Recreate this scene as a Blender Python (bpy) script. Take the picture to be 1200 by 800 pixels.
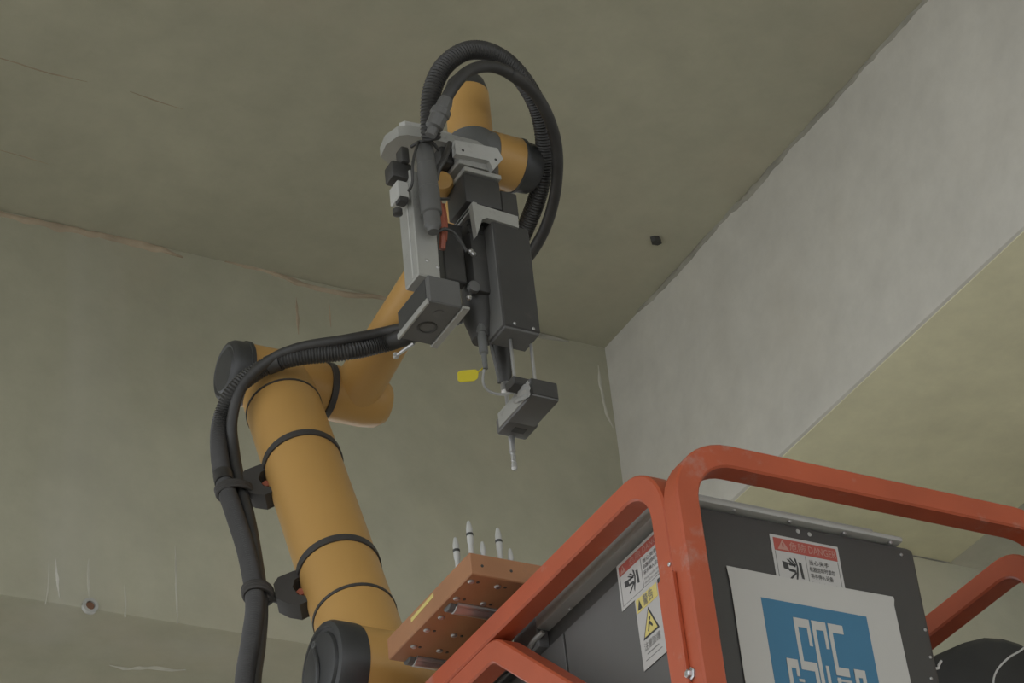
import bpy, bmesh, math, random
from mathutils import Vector, Matrix
random.seed(7)
for o in list(bpy.data.objects): bpy.data.objects.remove(o)
SC = bpy.context.scene
COL = SC.collection

# ------------------------------------------------------------------ camera
F_PX = 3000.0
CAM = Vector((0, 0, 1.5))
_p, _y, _r = (math.radians(a) for a in (34.3, 58.6, 6.3))
FW = Vector((math.cos(_p)*math.cos(_y), math.cos(_p)*math.sin(_y), math.sin(_p)))
_rt = Vector((math.sin(_y), -math.cos(_y), 0)); _dn = FW.cross(_rt)
RT = math.cos(_r)*_rt + math.sin(_r)*_dn
DN = FW.cross(RT)
cam = bpy.data.cameras.new('camera'); cam.sensor_width = 36; cam.lens = F_PX*36/1200
cam.clip_start = .05; cam.clip_end = 200
co = bpy.data.objects.new('camera', cam); COL.objects.link(co)
co.matrix_world = Matrix.Translation(CAM) @ Matrix((RT, -DN, -FW)).transposed().to_4x4()
SC.camera = co

# ------------------------------------------------------------------ light
w = bpy.data.worlds.new('overcast_sky'); SC.world = w; w.use_nodes = True
bg = w.node_tree.nodes['Background']; bg.inputs[0].default_value = (.93, .96, 1, 1); bg.inputs[1].default_value = 1.0
SC.view_settings.view_transform = 'Standard'; SC.view_settings.look = 'None'
SC.view_settings.gamma = 1; SC.view_settings.use_curve_mapping = False
SC.view_settings.exposure = 0.73

# ------------------------------------------------------------------ placing helpers
def ray(px, py): return FW + RT*((px-600)/F_PX) + DN*((py-400)/F_PX)
def on(px, py, x=None, y=None, z=None, t=None):
    d = ray(px, py)
    if x is not None: t = (x-CAM.x)/d.x
    elif y is not None: t = (y-CAM.y)/d.y
    elif z is not None: t = (z-CAM.z)/d.z
    return CAM + d*t
V = Vector
X, Y, Z = V((1, 0, 0)), V((0, 1, 0)), V((0, 0, 1))

# ------------------------------------------------------------------ materials
MATS = {}
def mat(name, col, rough=.55, metal=0., var=.12, scale=14., bump=0., bscale=60., spec=.5, dirt=None, dirt_amt=.0, dscale=6.):
    m = bpy.data.materials.new(name); m.use_nodes = True; nt = m.node_tree; N = nt.nodes; L = nt.links
    b = N['Principled BSDF']; b.inputs['Roughness'].default_value = rough; b.inputs['Metallic'].default_value = metal
    b.inputs['Specular IOR Level'].default_value = spec
    tc = N.new('ShaderNodeTexCoord')
    nz = N.new('ShaderNodeTexNoise'); nz.inputs['Scale'].default_value = scale; nz.inputs['Detail'].default_value = 6
    L.new(tc.outputs['Object'], nz.inputs['Vector'])
    rp = N.new('ShaderNodeValToRGB'); rp.color_ramp.elements[0].position = .3; rp.color_ramp.elements[1].position = .7
    rp.color_ramp.elements[0].color = (*[c*(1-var) for c in col], 1); rp.color_ramp.elements[1].color = (*[min(1, c*(1+var)) for c in col], 1)
    L.new(nz.outputs['Fac'], rp.inputs['Fac']); out = rp.outputs['Color']
    if dirt:
        n2 = N.new('ShaderNodeTexNoise'); n2.inputs['Scale'].default_value = dscale; n2.inputs['Detail'].default_value = 8; n2.inputs['Roughness'].default_value = .7
        L.new(tc.outputs['Object'], n2.inputs['Vector'])
        r2 = N.new('ShaderNodeValToRGB'); r2.color_ramp.elements[0].position = .58; r2.color_ramp.elements[1].position = .72
        r2.color_ramp.elements[0].color = (0, 0, 0, 1); r2.color_ramp.elements[1].color = (dirt_amt,)*3+(1,)
        L.new(n2.outputs['Fac'], r2.inputs['Fac'])
        mx = N.new('ShaderNodeMix'); mx.data_type = 'RGBA'; mx.inputs[7].default_value = (*dirt, 1)
        L.new(r2.outputs['Color'], mx.inputs[0]); L.new(out, mx.inputs[6]); out = mx.outputs[2]
    L.new(out, b.inputs['Base Color'])
    if bump:
        n3 = N.new('ShaderNodeTexNoise'); n3.inputs['Scale'].default_value = bscale; n3.inputs['Detail'].default_value = 5
        L.new(tc.outputs['Object'], n3.inputs['Vector'])
        bp = N.new('ShaderNodeBump'); bp.inputs['Strength'].default_value = bump; bp.inputs['Distance'].default_value = .01
        L.new(n3.outputs['Fac'], bp.inputs['Height']); L.new(bp.outputs['Normal'], b.inputs['Normal'])
    MATS[name] = m
    return m

def concrete(name, col, warm, streak_axis=None, pale=(.40, .39, .36), streak=.25, seed=0., blot=.16, tint=.5):
    """poured concrete: board-scale blotches, fine mottling, rusty tint, run-down streaks"""
    m = bpy.data.materials.new(name); m.use_nodes = True; nt = m.node_tree; N = nt.nodes; L = nt.links
    b = N['Principled BSDF']; b.inputs['Roughness'].default_value = .88; b.inputs['Specular IOR Level'].default_value = .25
    tc = N.new('ShaderNodeTexCoord')
    def noise(scale, vec=(1, 1, 1), det=5, rough=.55, off=0.):
        mp = N.new('ShaderNodeMapping'); mp.inputs['Scale'].default_value = vec; mp.inputs['Location'].default_value = (seed+off, seed*.7, off)
        L.new(tc.outputs['Object'], mp.inputs['Vector'])
        n = N.new('ShaderNodeTexNoise'); n.inputs['Scale'].default_value = scale; n.inputs['Detail'].default_value = det; n.inputs['Roughness'].default_value = rough
        L.new(mp.outputs['Vector'], n.inputs['Vector']); return n.outputs['Fac']
    def ramp(f, lo, hi, a=(0, 0, 0, 1), c=(1, 1, 1, 1)):
        r = N.new('ShaderNodeValToRGB'); e = r.color_ramp.elements; e[0].position = lo; e[1].position = hi; e[0].color = a; e[1].color = c
        L.new(f, r.inputs['Fac']); return r.outputs['Color']
    def mix(f, a, c, k=None, blend='MIX'):
        x = N.new('ShaderNodeMix'); x.data_type = 'RGBA'; x.blend_type = blend
        if f is None: x.inputs[0].default_value = k
        else: L.new(f, x.inputs[0])
        for s, i in ((a, 6), (c, 7)):
            if isinstance(s, tuple): x.inputs[i].default_value = s
            else: L.new(s, x.inputs[i])
        return x.outputs[2]
    base = ramp(noise(1.1, det=3), .3, .7, (*[c*(1-blot) for c in col], 1), (*[c*(1+blot) for c in col], 1))
    fine = ramp(noise(9, det=8, rough=.65, off=3), .3, .72, (.92, .92, .92, 1), (1.06, 1.06, 1.06, 1))
    out = mix(None, base, fine, 1., 'MULTIPLY')
    k = ramp(noise(1.7, det=6, rough=.6, off=11), .52, .75, (0, 0, 0, 1), (tint,)*3+(1,))
    out = mix(k, out, (*warm, 1))
    if streak_axis:
        s = ramp(noise(2.6, streak_axis, det=4, off=5), .56, .78, (0, 0, 0, 1), (streak,)*3+(1,))
        out = mix(s, out, (*pale, 1))
        s = ramp(noise(2.1, streak_axis, det=4, off=21), .58, .8, (0, 0, 0, 1), (streak*.8,)*3+(1,))
        out = mix(s, out, (*[c*.72 for c in col], 1))
    else:
        s = ramp(noise(4.5, det=7, rough=.7, off=8), .6, .74, (0, 0, 0, 1), (streak,)*3+(1,))
        out = mix(s, out, (*[c*.7 for c in col], 1))
    L.new(out, b.inputs['Base Color'])
    bp = N.new('ShaderNodeBump'); bp.inputs['Strength'].default_value = .12; bp.inputs['Distance'].default_value = .01
    L.new(noise(18, det=8, rough=.6, off=2), bp.inputs['Height']); L.new(bp.outputs['Normal'], b.inputs['Normal'])
    MATS[name] = m; return m

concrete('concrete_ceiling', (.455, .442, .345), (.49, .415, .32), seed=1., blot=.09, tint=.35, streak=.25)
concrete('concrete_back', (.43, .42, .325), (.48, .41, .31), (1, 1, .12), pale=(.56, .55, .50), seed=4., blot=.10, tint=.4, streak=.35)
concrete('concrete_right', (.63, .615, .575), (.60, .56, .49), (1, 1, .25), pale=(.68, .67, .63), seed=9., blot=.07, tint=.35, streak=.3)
concrete('concrete_soffit', (.80, .765, .56), (.82, .76, .56), seed=13., blot=.07, tint=.35, streak=.2)
concrete('concrete_floor', (.52, .50, .45), (.48, .45, .38), seed=17.)
mat('orange_paint', (.475, .275, .085), .42, var=.04, scale=5, spec=.4)
mat('black_plastic', (.036, .036, .035), .5, var=.15)
mat('hose_black', (.036, .035, .034), .5, var=.2, scale=30)
mat('rubber_strap', (.045, .042, .040), .6, var=.15)
mat('dark_cap', (.036, .037, .038), .45, var=.1)
mat('grey_joint', (.115, .118, .115), .5, var=.12)
mat('aluminium', (.36, .36, .34), .45, .35, var=.08, dirt=(.12, .11, .10), dirt_amt=.5, dscale=20)
mat('aluminium_pale', (.44, .44, .42), .5, .15, var=.06, dirt=(.2, .19, .17), dirt_amt=.4, dscale=25)
mat('steel', (.50, .50, .50), .3, .8, var=.1)
mat('tool_black', (.040, .039, .037), .5, var=.15, dirt=(.09, .08, .07), dirt_amt=.5, dscale=22)
mat('tool_grey', (.10, .10, .097), .5, var=.1, dirt=(.14, .13, .12), dirt_amt=.5, dscale=24)
mat('guide_grey', (.135, .135, .13), .5, var=.1)
mat('red_cable', (.30, .085, .05), .5)
mat('clear_plastic', (.27, .27, .26), .3, var=.1)
mat('yellow_tag', (.62, .52, .03), .5, var=.05)
mat('yellow_print', (.60, .50, .16), .55, var=.05)
mat('copper_block', (.36, .17, .082), .42, .1, var=.12, scale=9, dirt=(.18, .12, .09), dirt_amt=.5, dscale=14)
mat('red_paint', (.42, .085, .035), .42, var=.10, scale=9, dirt=(.40, .23, .19), dirt_amt=.8, dscale=13)
mat('cabinet_black', (.058, .057, .054), .5, var=.06, scale=8, dirt=(.08, .08, .075), dirt_amt=.35, dscale=9)
mat('cabinet_black_lit', (.10, .10, .095), .5, var=.05, scale=8)  # lighter copy of the cabinet black, light from the left put into the colour
mat('lid_grey', (.34, .34, .32), .5, var=.06)
mat('lid_pale', (.40, .40, .37), .55, var=.05)
mat('paper', (.46, .45, .42), .75, var=.03, scale=4)
mat('sticker_white', (.44, .43, .41), .6, var=.03)
mat('print_blue', (.048, .165, .275), .7, var=.04)
mat('print_red', (.36, .075, .055), .6, var=.05)
mat('print_black', (.035, .035, .035), .6, var=.05)
mat('print_grey', (.20, .20, .19), .6, var=.05)
mat('print_pink', (.42, .22, .18), .6, var=.03)
mat('white_cable', (.55, .55, .53), .5)
mat('cover_black', (.022, .022, .022), .6, var=.15, bump=.3, bscale=8)
mat('lift_steel', (.16, .16, .16), .55)
mat('rust', (.20, .10, .06), .8)

# ------------------------------------------------------------------ mesh helpers
class MB:
    def __init__(self): self.v = []; self.f = []
    def add(self, vs, fs):
        n = len(self.v); self.v += [V(p) for p in vs]; self.f += [tuple(i+n for i in f) for f in fs]; return self
    def box(self, a, b, bev=0., seg=1):
        """axis-aligned box between corners a and b with rounded edges"""
        a, b = V(a), V(b)
        lo = V((min(a[i], b[i]) for i in range(3))); hi = V((max(a[i], b[i]) for i in range(3)))
        bm = bmesh.new(); bmesh.ops.create_cube(bm, size=1)
        for q in bm.verts: q.co = V((lo[i]+(q.co[i]+.5)*(hi[i]-lo[i]) for i in range(3)))
        if bev: bmesh.ops.bevel(bm, geom=list(bm.edges), offset=min(bev, min(hi-lo)*.45), segments=seg, affect='EDGES', profile=.5)
        bm.verts.index_update()
        self.add([q.co.copy() for q in bm.verts], [[q.index for q in f.verts] for f in bm.faces]); bm.free(); return self
    def prism(self, pts, d):
        """polygon pts (3-D, planar) pushed along vector d"""
        n = len(pts); pts = [V(p) for p in pts]; d = V(d)
        nrm = V((0, 0, 0))
        for i in range(n): nrm += (pts[i]-pts[0]).cross(pts[(i+1) % n]-pts[0])
        if nrm.dot(d) > 0: pts = pts[::-1]
        return self.add(pts+[p+d for p in pts], [tuple(range(n)), tuple(range(2*n-1, n-1, -1))]+[(i, i+n, (i+1) % n+n, (i+1) % n) for i in range(n)])
    def lathe(self, p, axis, prof, seg=32):
        """prof: (distance along axis, radius) pairs"""
        p = V(p); axis = V(axis).normalized(); u = axis.orthogonal().normalized(); v = axis.cross(u)
        vs = []; fs = []
        for s, r in prof:
            for k in range(seg):
                a = 2*math.pi*k/seg; vs.append(p+axis*s+(u*math.cos(a)+v*math.sin(a))*max(r, 1e-5))
        m = len(prof)
        for i in range(m-1):
            for k in range(seg): fs.append((i*seg+k, i*seg+(k+1) % seg, (i+1)*seg+(k+1) % seg, (i+1)*seg+k))
        fs.append(tuple(range(seg-1, -1, -1))); fs.append(tuple((m-1)*seg+k for k in range(seg)))
        return self.add(vs, fs)
    def cyl(self, a, b, r, r2=None, seg=24, ch=.0):
        a, b = V(a), V(b); L = (b-a).length; r2 = r if r2 is None else r2
        prof = [(0, r), (L, r2)] if not ch else [(0, r-ch), (ch, r), (L-ch, r2), (L, r2-ch)]
        return self.lathe(a, b-a, prof, seg)
    def sweep(self, path, rad, seg=12, up=None, square=False, closed=False):
        """tube along path; rad number or function(i); square: rounded square section"""
        n = len(path); path = [V(p) for p in path]; vs = []; fs = []
        t0 = (path[1]-path[0]).normalized(); u = V(up) if up is not None else t0.orthogonal(); u = (u-t0*u.dot(t0)).normalized()
        if square:
            h = rad; c = h*.16; sec = [(-h+c, -h), (h-c, -h), (h, -h+c), (h, h-c), (h-c, h), (-h+c, h), (-h, h-c), (-h, -h+c)]; seg = 8
        for i in range(n):
            t = (path[min(i+1, n-1)]-path[max(i-1, 0)]).normalized()
            u = (u-t*u.dot(t)).normalized(); v = t.cross(u)
            if square: vs += [path[i]+u*a+v*b for a, b in sec]
            else:
                r = rad(i) if callable(rad) else rad
                vs += [path[i]+(u*math.cos(2*math.pi*k/seg)+v*math.sin(2*math.pi*k/seg))*r for k in range(seg)]
        for i in range(n-1):
            for k in range(seg): fs.append((i*seg+k, i*seg+(k+1) % seg, (i+1)*seg+(k+1) % seg, (i+1)*seg+k))
        fs.append(tuple(range(seg-1, -1, -1))); fs.append(tuple((n-1)*seg+k for k in range(seg)))
        return self.add(vs, fs)
    def build(self, name, material, parent=None, ang=35):
        off = V(parent['_o']) if parent is not None and '_o' in parent else V((0, 0, 0))
        me = bpy.data.meshes.new(name)
        if parent is None and self.v:                      # origin at the middle of the foot
            lo = V((min(q[i] for q in self.v) for i in range(3))); hi = V((max(q[i] for q in self.v) for i in range(3)))
            off = V(((lo.x+hi.x)/2, (lo.y+hi.y)/2, lo.z))
        me.from_pydata([q-off for q in self.v], [], self.f); me.update()
        bm = bmesh.new(); bm.from_mesh(me); bmesh.ops.recalc_face_normals(bm, faces=bm.faces); bm.to_mesh(me); bm.free()
        for p in me.polygons: p.use_smooth = True
        me.set_sharp_from_angle(angle=math.radians(ang))
        me.materials.append(MATS[material])
        o = bpy.data.objects.new(name, me); COL.objects.link(o)
        o['_o'] = tuple(off)
        if parent is None: o.location = off
        else: o.parent = parent
        return o

def tag(o, label=None, cat=None, group=None, kind=None):
    for k, v in (('label', label), ('category', cat), ('group', group), ('kind', kind)):
        if v: o[k] = v
    return o
def thing(name, loc, label, cat, group=None):
    o = bpy.data.objects.new(name, None); COL.objects.link(o); o.location = loc; o.empty_display_size = .05
    o['_o'] = tuple(loc); return tag(o, label, cat, group)
def catmull(P, step):
    P = [V(p) for p in P]; Q = [P[0]*2-P[1]]+P+[P[-1]*2-P[-2]]; out = []
    for i in range(1, len(Q)-2):
        a, b, c, d = Q[i-1:i+3]; n = max(2, int((c-b).length/step*4))
        for k in range(n):
            t = k/n; out.append(.5*((2*b)+(c-a)*t+(2*a-5*b+4*c-d)*t*t+(3*b-a-3*c+d)*t**3))
    out.append(P[-1])
    res = [out[0]]; acc = 0.; last = out[0]                # resample at even steps
    for q in out[1:]:
        seg = (q-last).length
        while acc+seg >= step and seg > 1e-9:
            last = last+(q-last)*((step-acc)/seg); res.append(last.copy()); seg = (q-last).length; acc = 0.
        acc += seg; last = q
    return res
def rounded(points, r, n=10):
    """polyline with its inner corners rounded to radius r"""
    P = [V(p) for p in points]; out = [P[0]]
    for i in range(1, len(P)-1):
        a, b, c = P[i-1], P[i], P[i+1]; d1 = (a-b).normalized(); d2 = (c-b).normalized()
        th = d1.angle(d2)/2; k = r/math.tan(th); cen = b+(d1+d2).normalized()*(r/math.sin(th))
        s = b+d1*k-cen; e = b+d2*k-cen; tot = s.angle(e); ax = s.cross(e).normalized()
        for j in range(n+1): out.append(cen+Matrix.Rotation(tot*j/n, 3, ax) @ s)
    out.append(P[-1]); return out

# ------------------------------------------------------------------ the setting
ZC, YB, XR = 5.70, 5.19, 3.483            # slab underside, back beam face, right beam face
ZS, XS, ZBB = 4.895, 4.26, 4.552          # right beam soffit, its far edge, back beam bottom
def struct(name, a, b, m, label, cat=None, bev=0.):
    o = MB().box(a, b, bev, 2).build(name, m); return tag(o, label, None, None, 'structure')
struct('floor', (-40, -40, -.2), (40, 40, 0), 'concrete_floor', 'bare concrete floor below the machine')
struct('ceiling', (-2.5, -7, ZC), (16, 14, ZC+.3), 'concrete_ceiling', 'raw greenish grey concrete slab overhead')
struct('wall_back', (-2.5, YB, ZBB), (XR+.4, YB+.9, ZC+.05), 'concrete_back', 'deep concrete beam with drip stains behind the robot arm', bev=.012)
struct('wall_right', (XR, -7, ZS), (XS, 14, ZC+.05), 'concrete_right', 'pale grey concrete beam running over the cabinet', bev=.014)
struct('trim_1', (XR+.012, -7, ZS-.0015), (XS-.004, 4.777, ZS+.02), 'concrete_soffit', 'yellowish concrete soffit under the right beam', bev=.001)
struct('wall_blocker', (15.7, -7, 0), (16, 14, ZC), 'concrete_right', 'unseen concrete wall added on the right to block light')  # added out of view to close this side, so light enters from the left
struct('wall_pier', (XR+.06, 4.777, 0), (XS+.6, 5.6, ZS), 'concrete_back', 'concrete pier carrying the right beam', bev=.012)

# ------------------------------------------------------------------ guard rails
H = .017
def tube(path, parent, name='tube'):
    return MB().sweep(path, H, square=True, up=None if len(path) < 2 else _up(path)).build(name, 'red_paint', parent)
def _up(path):
    n = V((0, 0, 0))
    for i in range(1, len(path)-1): n += (path[i]-path[i-1]).cross(path[i+1]-path[i])
    return n.normalized() if n.length > 1e-9 else X
ZD = 2.40                                  # platform deck top
gl = thing('guard_rail', (1.621, 2.7, ZD), 'red square-tube guard rail running down to the left past the copper coloured tray', 'guard rail', 'red guard rails around the cabinet')
tube(rounded([(1.621, 2.322, ZD), (1.621, 2.322, 3.204), (1.621, 3.05, 3.204), (1.621, 3.05, ZD)], .072), gl, 'top_loop')
tube(rounded([(1.621, 3.02, 3.169), (1.621, 2.77, 3.169), (1.621, 2.40, 2.845)], .05), gl, 'brace')
gf = thing('guard_rail', (1.93, 2.29, ZD), 'red square-tube guard rail arching in front of the cabinet with the poster', 'guard rail', 'red guard rails around the cabinet')
tube(rounded([(1.621, 2.29, ZD), (1.621, 2.29, 3.212), (2.237, 2.29, 3.212), (2.237, 2.29, ZD)], .078), gf, 'top_loop')
gr = thing('guard_rail', (2.232, 2.7, ZD), 'red square-tube guard rail on the right above the black rounded cover', 'guard rail', 'red guard rails around the cabinet')
tube(rounded([(2.232, 2.326, ZD), (2.232, 2.326, 3.204), (2.232, 3.05, 3.204), (2.232, 3.05, ZD)], .075), gr, 'top_loop')
MB().box((1.597, 2.299, 2.60), (1.6045, 2.335, on(790, 667, x=1.6).z), .0015).build('clamp_plate', 'red_paint', gl)
b_ = on(811, 790, x=1.604); MB().lathe(V((1.6045, b_.y, b_.z)), -X, [(0, .009), (.003, .009), (.004, .006), (.008, .0055), (.009, .004)], 6).build('bolt', 'steel', gf)
b_ = on(785, 661, x=1.604); MB().lathe(V((1.6045, b_.y, b_.z)), -X, [(0, .003), (.002, .003), (.003, .0015)], 8).build('rivet', 'steel', gl)

# ------------------------------------------------------------------ lift under the machine
lp = thing('lift_platform', (2.0, 3.0, 0), 'dark steel scissor lift platform carrying the cabinet and the robot arm', 'lift')
MB().box((1.45, 2.2, ZD-.06), (2.45, 3.65, ZD), .005).build('deck', 'lift_steel', lp)
for x in (1.55, 2.35):
    for s in (0, 1):
        for k in range(3):
            z0, z1 = .35+k*.66, .35+(k+1)*.66
            ya, yb_ = (2.35, 3.5) if (k+s) % 2 else (3.5, 2.35)
            MB().sweep([V((x+.03*s, ya, z0)), V((x+.03*s, yb_, z1))], .025, square=True, up=X).build('scissor_bar', 'lift_steel', lp)
MB().box((1.45, 2.2, .18), (2.45, 3.65, .36), .01).build('chassis', 'lift_steel', lp)
for x in (1.42, 2.48):
    for yy in (2.45, 3.4): MB().cyl((x-.05, yy, .16), (x+.05, yy, .16), .16, ch=.015).build('wheel', 'black_plastic', lp)

# ------------------------------------------------------------------ cabinet
CX0, CX1, CY0, CY1, CZ0, CZ1 = 1.674, 2.028, 2.342, 2.98, ZD, 3.176
cab = thing('control_cabinet', ((CX0+CX1)/2, (CY0+CY1)/2, CZ0), 'black steel control cabinet with a pale lid behind the red rails', 'cabinet')
MB().box((CX0+.030, CY0+.003, CZ0), (CX1-.003, CY1, CZ1-.004), .006, 2).build('body', 'cabinet_black', cab)
MB().box((CX0+.004, CY0, CZ0+.02), (CX1, CY0+.02, CZ1), .010, 3).build('front_panel', 'cabinet_black', cab)
MB().box((CX0, CY0+.012, CZ0+.02), (CX0+.032, 2.689, CZ1-.010), .0008).build('side_panel', 'cabinet_black_lit', cab)
MB().box((CX0, 2.694, CZ0+.02), (CX0+.032, CY1-.01, CZ1-.010), .0008).build('side_panel', 'cabinet_black_lit', cab)
lid = MB().box((CX0-.012, CY0+.05, CZ1+.020), (2.007, 2.745, CZ1+.054), .004, 2).build('lid', 'lid_grey', cab)
MB().box((CX0+.004, CY0-.006, CZ1+.002), (2.007, CY0+.06, CZ1+.010), .003, 2).build('front_edge', 'lid_pale', lid)
MB().box((CX0+.008, CY0+.05, CZ1-.008), (2.0, CY1-.02, CZ1+.021), .001).build('lid_gasket', 'cabinet_black', cab)
MB().box((CX0-.002, 2.755, CZ1+.002), (CX0+.06, 2.90, CZ1+.022), .002).build('hinge_block', 'cabinet_black', cab)
for dz in (.003, .011, .019): MB().cyl((CX0-.004, 2.76, CZ1+dz), (CX0-.004, 2.895, CZ1+dz), .0035, seg=10).build('hinge_rod', 'grey_joint', cab)
MB().sweep(catmull([(CX0-.006, 2.735, CZ1+.012), (CX0-.012, 2.755, CZ1+.006), (CX0-.010, 2.785, CZ1-.004), (CX0-.004, 2.81, CZ1-.004)], .006), .004, 8).build('latch', 'aluminium', cab)
for q in ((935, 622.5), (948.5, 626)):
    b_ = on(*q, y=CY0); MB().lathe(V((b_.x, CY0+.001, b_.z)), -Y, [(0, .0032), (.0015, .0032), (.002, .002)], 10).build('screw', 'lid_grey', cab)
for q in ((990, 624), (1044, 635), (861, 596), (926, 610)):
    b_ = on(*q, y=CY0-.002); MB().lathe(V((b_.x, CY0+.002, b_.z)), -Y, [(0, .0026), (.004, .0026), (.005, .0015)], 8).build('rivet', 'steel', cab)
for q in ((1084, 738), (1090, 770), (1091, 795), (1056, 650)):
    b_ = on(*q, y=CY0); MB().lathe(V((min(b_.x, CX1-.006), CY0+.001, b_.z)), -Y, [(0, .0024), (.002, .0024), (.003, .0012)], 8).build('rivet', 'steel', cab)
b_ = on(668, 713, x=CX0); MB().lathe(V((CX0+.001, b_.y, b_.z)), -X, [(0, .0026), (.002, .0026), (.003, .0012)], 8).build('rivet', 'steel', cab)

# ------------------------------------------------------------------ flat print helpers
def quad_on(o, u, v, n, pts, th=.0004):
    return MB().prism([o+u*a+v*b for a, b in pts], n*th)
def text_mb(body, o, u, v, n, x, y, size, width=None):
    """text laid in the plane (u right, v down); x, y = left end of the base line"""
    c = bpy.data.curves.new('t', 'FONT'); c.body = body; c.size = size; c.resolution_u = 2
    t = bpy.data.objects.new('t', c); COL.objects.link(t); bpy.context.view_layer.update()
    me = bpy.data.meshes.new_from_object(t.evaluated_get(bpy.context.evaluated_depsgraph_get()))
    mb = MB(); mx = max((q.co.x for q in me.vertices), default=1) or 1; k = width/mx if width else 1
    mb.add([o+u*(x+q.co.x*k)+v*(y-q.co.y)+n*.0007 for q in me.vertices], [tuple(p.vertices) for p in me.polygons])
    bpy.data.objects.remove(t); bpy.data.curves.remove(c); bpy.data.meshes.remove(me); return mb
def rect(x0, y0, x1, y1): return [(x0, y0), (x1, y0), (x1, y1), (x0, y1)]
def danger_sign(o, u, v, n, w, h, label):
    s = thing('warning_sign', o+v*h, label, 'sign')
    quad_on(o, u, v, n, rect(0, 0, w, h), .0006).build('plate', 'sticker_white', s)
    o2 = o+n*.0006; e = w*.04
    quad_on(o2, u, v, n, rect(e, e, w-e, h*.285)).build('header', 'print_red', s)
    k = h*.285-e
    quad_on(o2+n*.0004, u, v, n, [(e+k*.25, e+k*.9), (e+k*.72, e+k*.12), (e+k*1.2, e+k*.9)]).build('warning_triangle', 'print_pink', s)
    quad_on(o2+n*.0008, u, v, n, rect(e+k*.67, e+k*.38, e+k*.77, e+k*.66)).build('exclamation_mark', 'print_red', s)
    text_mb('危險', o2, u, v, n, w*.26, e+k*.80, k*.78, w*.245).build('lettering', 'print_pink', s)
    text_mb('DANGER', o2, u, v, n, w*.535, e+k*.80, k*.85, w*.41).build('lettering', 'print_pink', s)
    m = quad_on(o2, u, v, n, rect(w*.475, h*.30, w*.481, h*.93))
    for r_ in (rect(e, h*.30, e*1.15, h*.93), rect(w-e*1.15, h*.30, w-e, h*.93), rect(e, h*.925, w-e, h*.932)): m.prism([o2+u*a+v*b for a, b in r_], n*.0004)
    m.build('border', 'print_grey', s)
    m = MB(); P = lambda pts: m.prism([o2+u*(a*w)+v*(b*h) for a, b in pts], n*.0004)
    P([(.12, .47), (.20, .485), (.205, .62), (.13, .60)]); P([(.20, .485), (.30, .50), (.31, .535), (.22, .53)]); P([(.205, .59), (.30, .60), (.30, .65), (.205, .635)])
    P([(.36, .44), (.40, .45), (.41, .74), (.375, .73)])
    P([(.30, .36), (.33, .40), (.345, .55), (.33, .68), (.30, .83), (.29, .78), (.31, .64), (.325, .53), (.31, .43)])
    P([(.19, .42), (.22, .42), (.31, .53), (.30, .55)]); P([(.19, .78), (.21, .80), (.31, .66), (.30, .63)]); P([(.23, .40), (.25, .39), (.32, .50), (.31, .52)])
    m.build('crush_symbol', 'print_black', s)
    for i, (tx, wd) in enumerate((('当心夹手', .30), ('机器运转时请勿', .37), ('将手伸入设备', .33))):
        text_mb(tx, o2, u, v, n, w*.51, h*(.44+.125*i), h*.10, w*wd).build('lettering', 'print_black', s)
    for i, (tx, wd) in enumerate((('Keep hands clear when', .42), ('machine operating', .36))):
        text_mb(tx, o2, u, v, n, w*.51, h*(.80+.085*i), h*.07, w*wd).build('lettering', 'print_grey', s)
    return s

NF = -Y; NS = -X
o = on(901.5, 625, y=CY0-.001); danger_sign(V((o.x, CY0-.0005, o.z)), X, -Z, NF, .108, .082, 'white and red danger sticker above the poster on the cabinet front')
o = on(723, 664, x=CX0); danger_sign(V((CX0-.0005, o.y, o.z)), -Y, -Z, NS, .125, .069, 'white and red danger sticker on the cabinet side under the lid')
# caution sticker
o = on(745, 703, x=CX0); o = V((CX0-.0012, o.y, o.z)); u, v, n = -Y*.86, -Z, NS; w_, h_ = .068, .106
cs = thing('warning_sign', o+v*h_, 'white and yellow caution sticker low on the cabinet side beside the red post', 'sign')
quad_on(o, u, v, n, rect(0, 0, w_, h_), .0006).build('plate', 'sticker_white', cs)
o2 = o+n*.0006
quad_on(o2, u, v, n, rect(.003, .003, w_-.003, .023)).build('header', 'yellow_print', cs)
quad_on(o2+n*.0004, u, v, n, [(.007, .020), (.013, .006), (.019, .020)]).build('warning_triangle', 'print_black', cs)
text_mb('警告', o2+n*.0003, u, v, n, .023, .019, .017, .030).build('lettering', 'print_grey', cs)
quad_on(o2, u, v, n, [(.011, .066), (.0345, .026), (.058, .066)]).build('triangle_border', 'print_black', cs)
quad_on(o2+n*.0004, u, v, n, [(.0155, .0635), (.0345, .031), (.0535, .0635)]).build('triangle_field', 'yellow_print', cs)
m = quad_on(o2+n*.0008, u, v, n, [(.033, .041), (.036, .040), (.038, .043), (.036, .046), (.033, .045)])
m.prism([o2+n*.0008+u*a+v*b for a, b in ((.032, .047), (.036, .047), (.042, .055), (.040, .057), (.034, .051), (.029, .060), (.027, .059))], n*.0004)
m.build('figure_symbol', 'print_black', cs)
text_mb('注意防護', o2, u, v, n, .010, .081, .013, .048).build('lettering', 'print_grey', cs)
m = quad_on(o2, u, v, n, rect(.016, .0865, .050, .0882)); m.prism([o2+u*a+v*b for a, b in rect(.010, .0945, .058, .0955)], n*.0004); m.build('small_print', 'print_grey', cs)

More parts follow.
